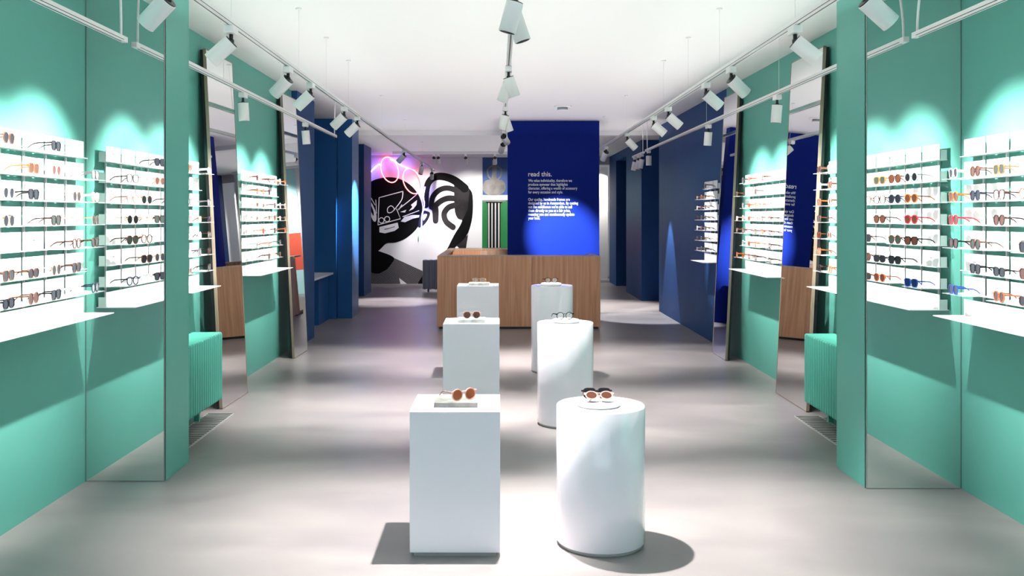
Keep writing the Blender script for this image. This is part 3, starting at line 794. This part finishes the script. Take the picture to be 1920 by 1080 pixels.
flat(bm, crom([(60, 415), (85, 405), (112, 440), (138, 505), (136, 556), (116, 556), (92, 505), (60, 450)], True, 3), Y2, WH)
flat(bm, crom([(88, 450), (100, 445), (118, 490), (115, 520)], True, 3), Y2 - .003, K)
flat(bm, [(55, 635), (72, 652), (55, 664)], Y2, WH)
# right figure
flat(bm, crom([(700, 270), (760, 282), (812, 325), (834, 375), (834, 500), (818, 590), (785, 670), (700, 752), (632, 802), (662, 735), (702, 655), (742, 592), (758, 550), (728, 538), (706, 490), (700, 380)], False, 3), Y1 - .003, SM)
flat(bm, crom([(812, 325), (834, 375), (834, 500), (818, 590), (785, 670), (700, 752), (632, 802), (662, 735), (702, 655), (742, 592), (762, 548), (800, 470)], False, 3), Y1 - .005, K)
stroke(bm, [(496, 445), (498, 350), (515, 280), (560, 240), (625, 236), (700, 262), (775, 320)], (40, 62), Y1 - .004, K)
stroke(bm, [(535, 455), (545, 385), (590, 335), (650, 318), (715, 335)], 38, Y1 - .006, SM)
stroke(bm, [(548, 462), (600, 415), (655, 392), (715, 395)], 40, Y1 - .007, SM)
stroke(bm, [(560, 455), (566, 500), (566, 555)], (50, 40), Y1 - .008, SM)
stroke(bm, [(715, 440), (660, 458), (628, 505), (642, 560), (692, 600)], 40, Y1 - .009, SM)
flat(bm, crom([(462, 492), (500, 485), (526, 500), (512, 545), (478, 588), (440, 600)], True, 3), Y1 - .004, SM)
flat(bm, crom([(478, 510), (505, 508), (492, 540), (476, 552)], True, 3), Y1 - .010, WH)
flat(bm, [(800, 655), (786, 752), (735, 752), (720, 735)], Y1 - .002, SM)
for f in bm.faces:
    if len(f.verts) > 2 and abs(f.normal.y) > .9: pass
mu = obj('mural', bm, ['art_black', 'art_smoke', 'art_white', 'art_hatch'])
tag(mu, 'black and white painted mural of abstract heads on the back wall', 'mural')

def pp(u, v): return ((880 + u / 4.7 - CX) * ZM / F, H + (CY - (270 + v / 4.7)) * ZM / F)
po = thing('poster', 'framed art print of a vase above a fluted column on the back wall', 'poster', ((pp(225, 0)[0]), ZM, 0))
ox = pp(225, 0)[0]
def pq(u, v): a = pp(u, v); return (a[0] - ox, a[1])
bm = bmesh.new()
a = pq(105, 935); b = pq(345, 105); box(bm, a[0], b[0], -.02, .018, a[1], b[1]); obj('mount', fin(bm), 'art_white', po)
def rect(bm, u0, v0, u1, v1, y, mi): flat(bm, [(u0, v0), (u1, v0), (u1, v1), (u0, v1)], y, mi, pq)
bm = bmesh.new(); rect(bm, 116, 115, 338, 450, -.024, 0)
flat(bm, crom([(200, 118), (245, 118), (245, 190), (240, 300), (300, 325), (320, 380), (300, 430), (250, 450), (180, 450), (135, 430), (117, 380), (140, 325), (195, 300), (200, 190)], True, 3), -.028, 1, pq)
flat(bm, [(202, 118), (244, 118), (244, 142), (202, 142)], -.032, 3, pq)
for s in (-1, 1): stroke(bm, [(222 + s * 22, 195), (222 + s * 60, 225), (222 + s * 55, 280), (222 + s * 30, 310)], 14, -.030, 1, conv=pq)
flat(bm, [(205, 145), (242, 145), (242, 185), (205, 185)], -.032, 2, pq)
obj('vase_print', bm, ['art_blue', 'art_grey', 'art_white', 'art_black'], po)
bm = bmesh.new(); rect(bm, 113, 494, 338, 915, -.024, 0)
flat(bm, [(120, 494), (320, 494), (275, 525), (275, 915), (160, 915), (160, 525)], -.028, 1, pq)
for u in (172, 200, 230, 260): rect(bm, u - 6, 520, u + 6, 915, -.032, 2)
rect(bm, 120, 494, 320, 510, -.032, 3)
obj('column_print', bm, ['art_green', 'art_black', 'art_grey_light', 'art_grey'], po)
# colourful mural hidden behind the panel, seen only in the mirrors
bm = bmesh.new()
box(bm, .62, 2.25, ZM - .006, ZM + .018, .0015, 3.07, 0); box(bm, .62, 2.25, ZM - .010, ZM - .006, .6, 1.5, 1)
flat(bm, crom([(-.2, .05), (.0, .9), (.1, 1.25), (.25, 1.25), (.3, .9), (.7, .6), (.9, .05)], False, 4), ZM - .014, 2, lambda u, v: (1.1 + u, v))
tag(obj('mural', bm, ['art_cyan', 'art_coral', 'art_black']), 'pale cyan and coral mural glimpsed in the far left leaning mirror', 'mural')

def neon(name, pts, m, parent, r=.014, closed=False, y=-.10):
    P = crom(pts, closed, 6); bm = bmesh.new()
    tube(bm, [(mp(*p)[0], ZM + y, mp(*p)[1]) for p in P], r, 8, closed=closed)
    return obj(name, fin(bm), m, parent)
ne = thing('neon_sign', 'pink and blue neon tubes shaped like spectacles over the mural', 'neon sign', (0, 0, 0))
def ell(cx_, cy_, a, b, rot, n=14):
    return [(cx_ + a * math.cos(2 * PI * i / n) * math.cos(rot) - b * math.sin(2 * PI * i / n) * math.sin(rot), cy_ + a * math.cos(2 * PI * i / n) * math.sin(rot) + b * math.sin(2 * PI * i / n) * math.cos(rot)) for i in range(n)]
neon('lens_ring', ell(237, 188, 60, 94, R(-18)), 'neon_pink', ne, r=.011, closed=True)
neon('lens_ring', ell(398, 270, 60, 94, R(-22)), 'neon_pink', ne, r=.011, closed=True)
neon('temple_tube', [(58, 255), (100, 205), (155, 152), (178, 158)], 'neon_blue', ne)
neon('bridge_tube', [(240, 110), (275, 125), (330, 160), (375, 180)], 'neon_blue', ne)
neon('temple_tube', [(492, 310), (480, 380), (486, 440), (470, 520), (466, 600)], 'neon_blue', ne)
neon('temple_tip', [(466, 600), (452, 640), (450, 672)], 'neon_green', ne)
bm = bmesh.new()
for (u, v) in ((237, 100), (398, 180), (110, 200), (480, 400)):
    x, z = mp(u, v); box(bm, x - .008, x + .008, ZM - .11, ZM - .03, z - .008, z + .008)
obj('stand_off', fin(bm), 'track_white', ne)
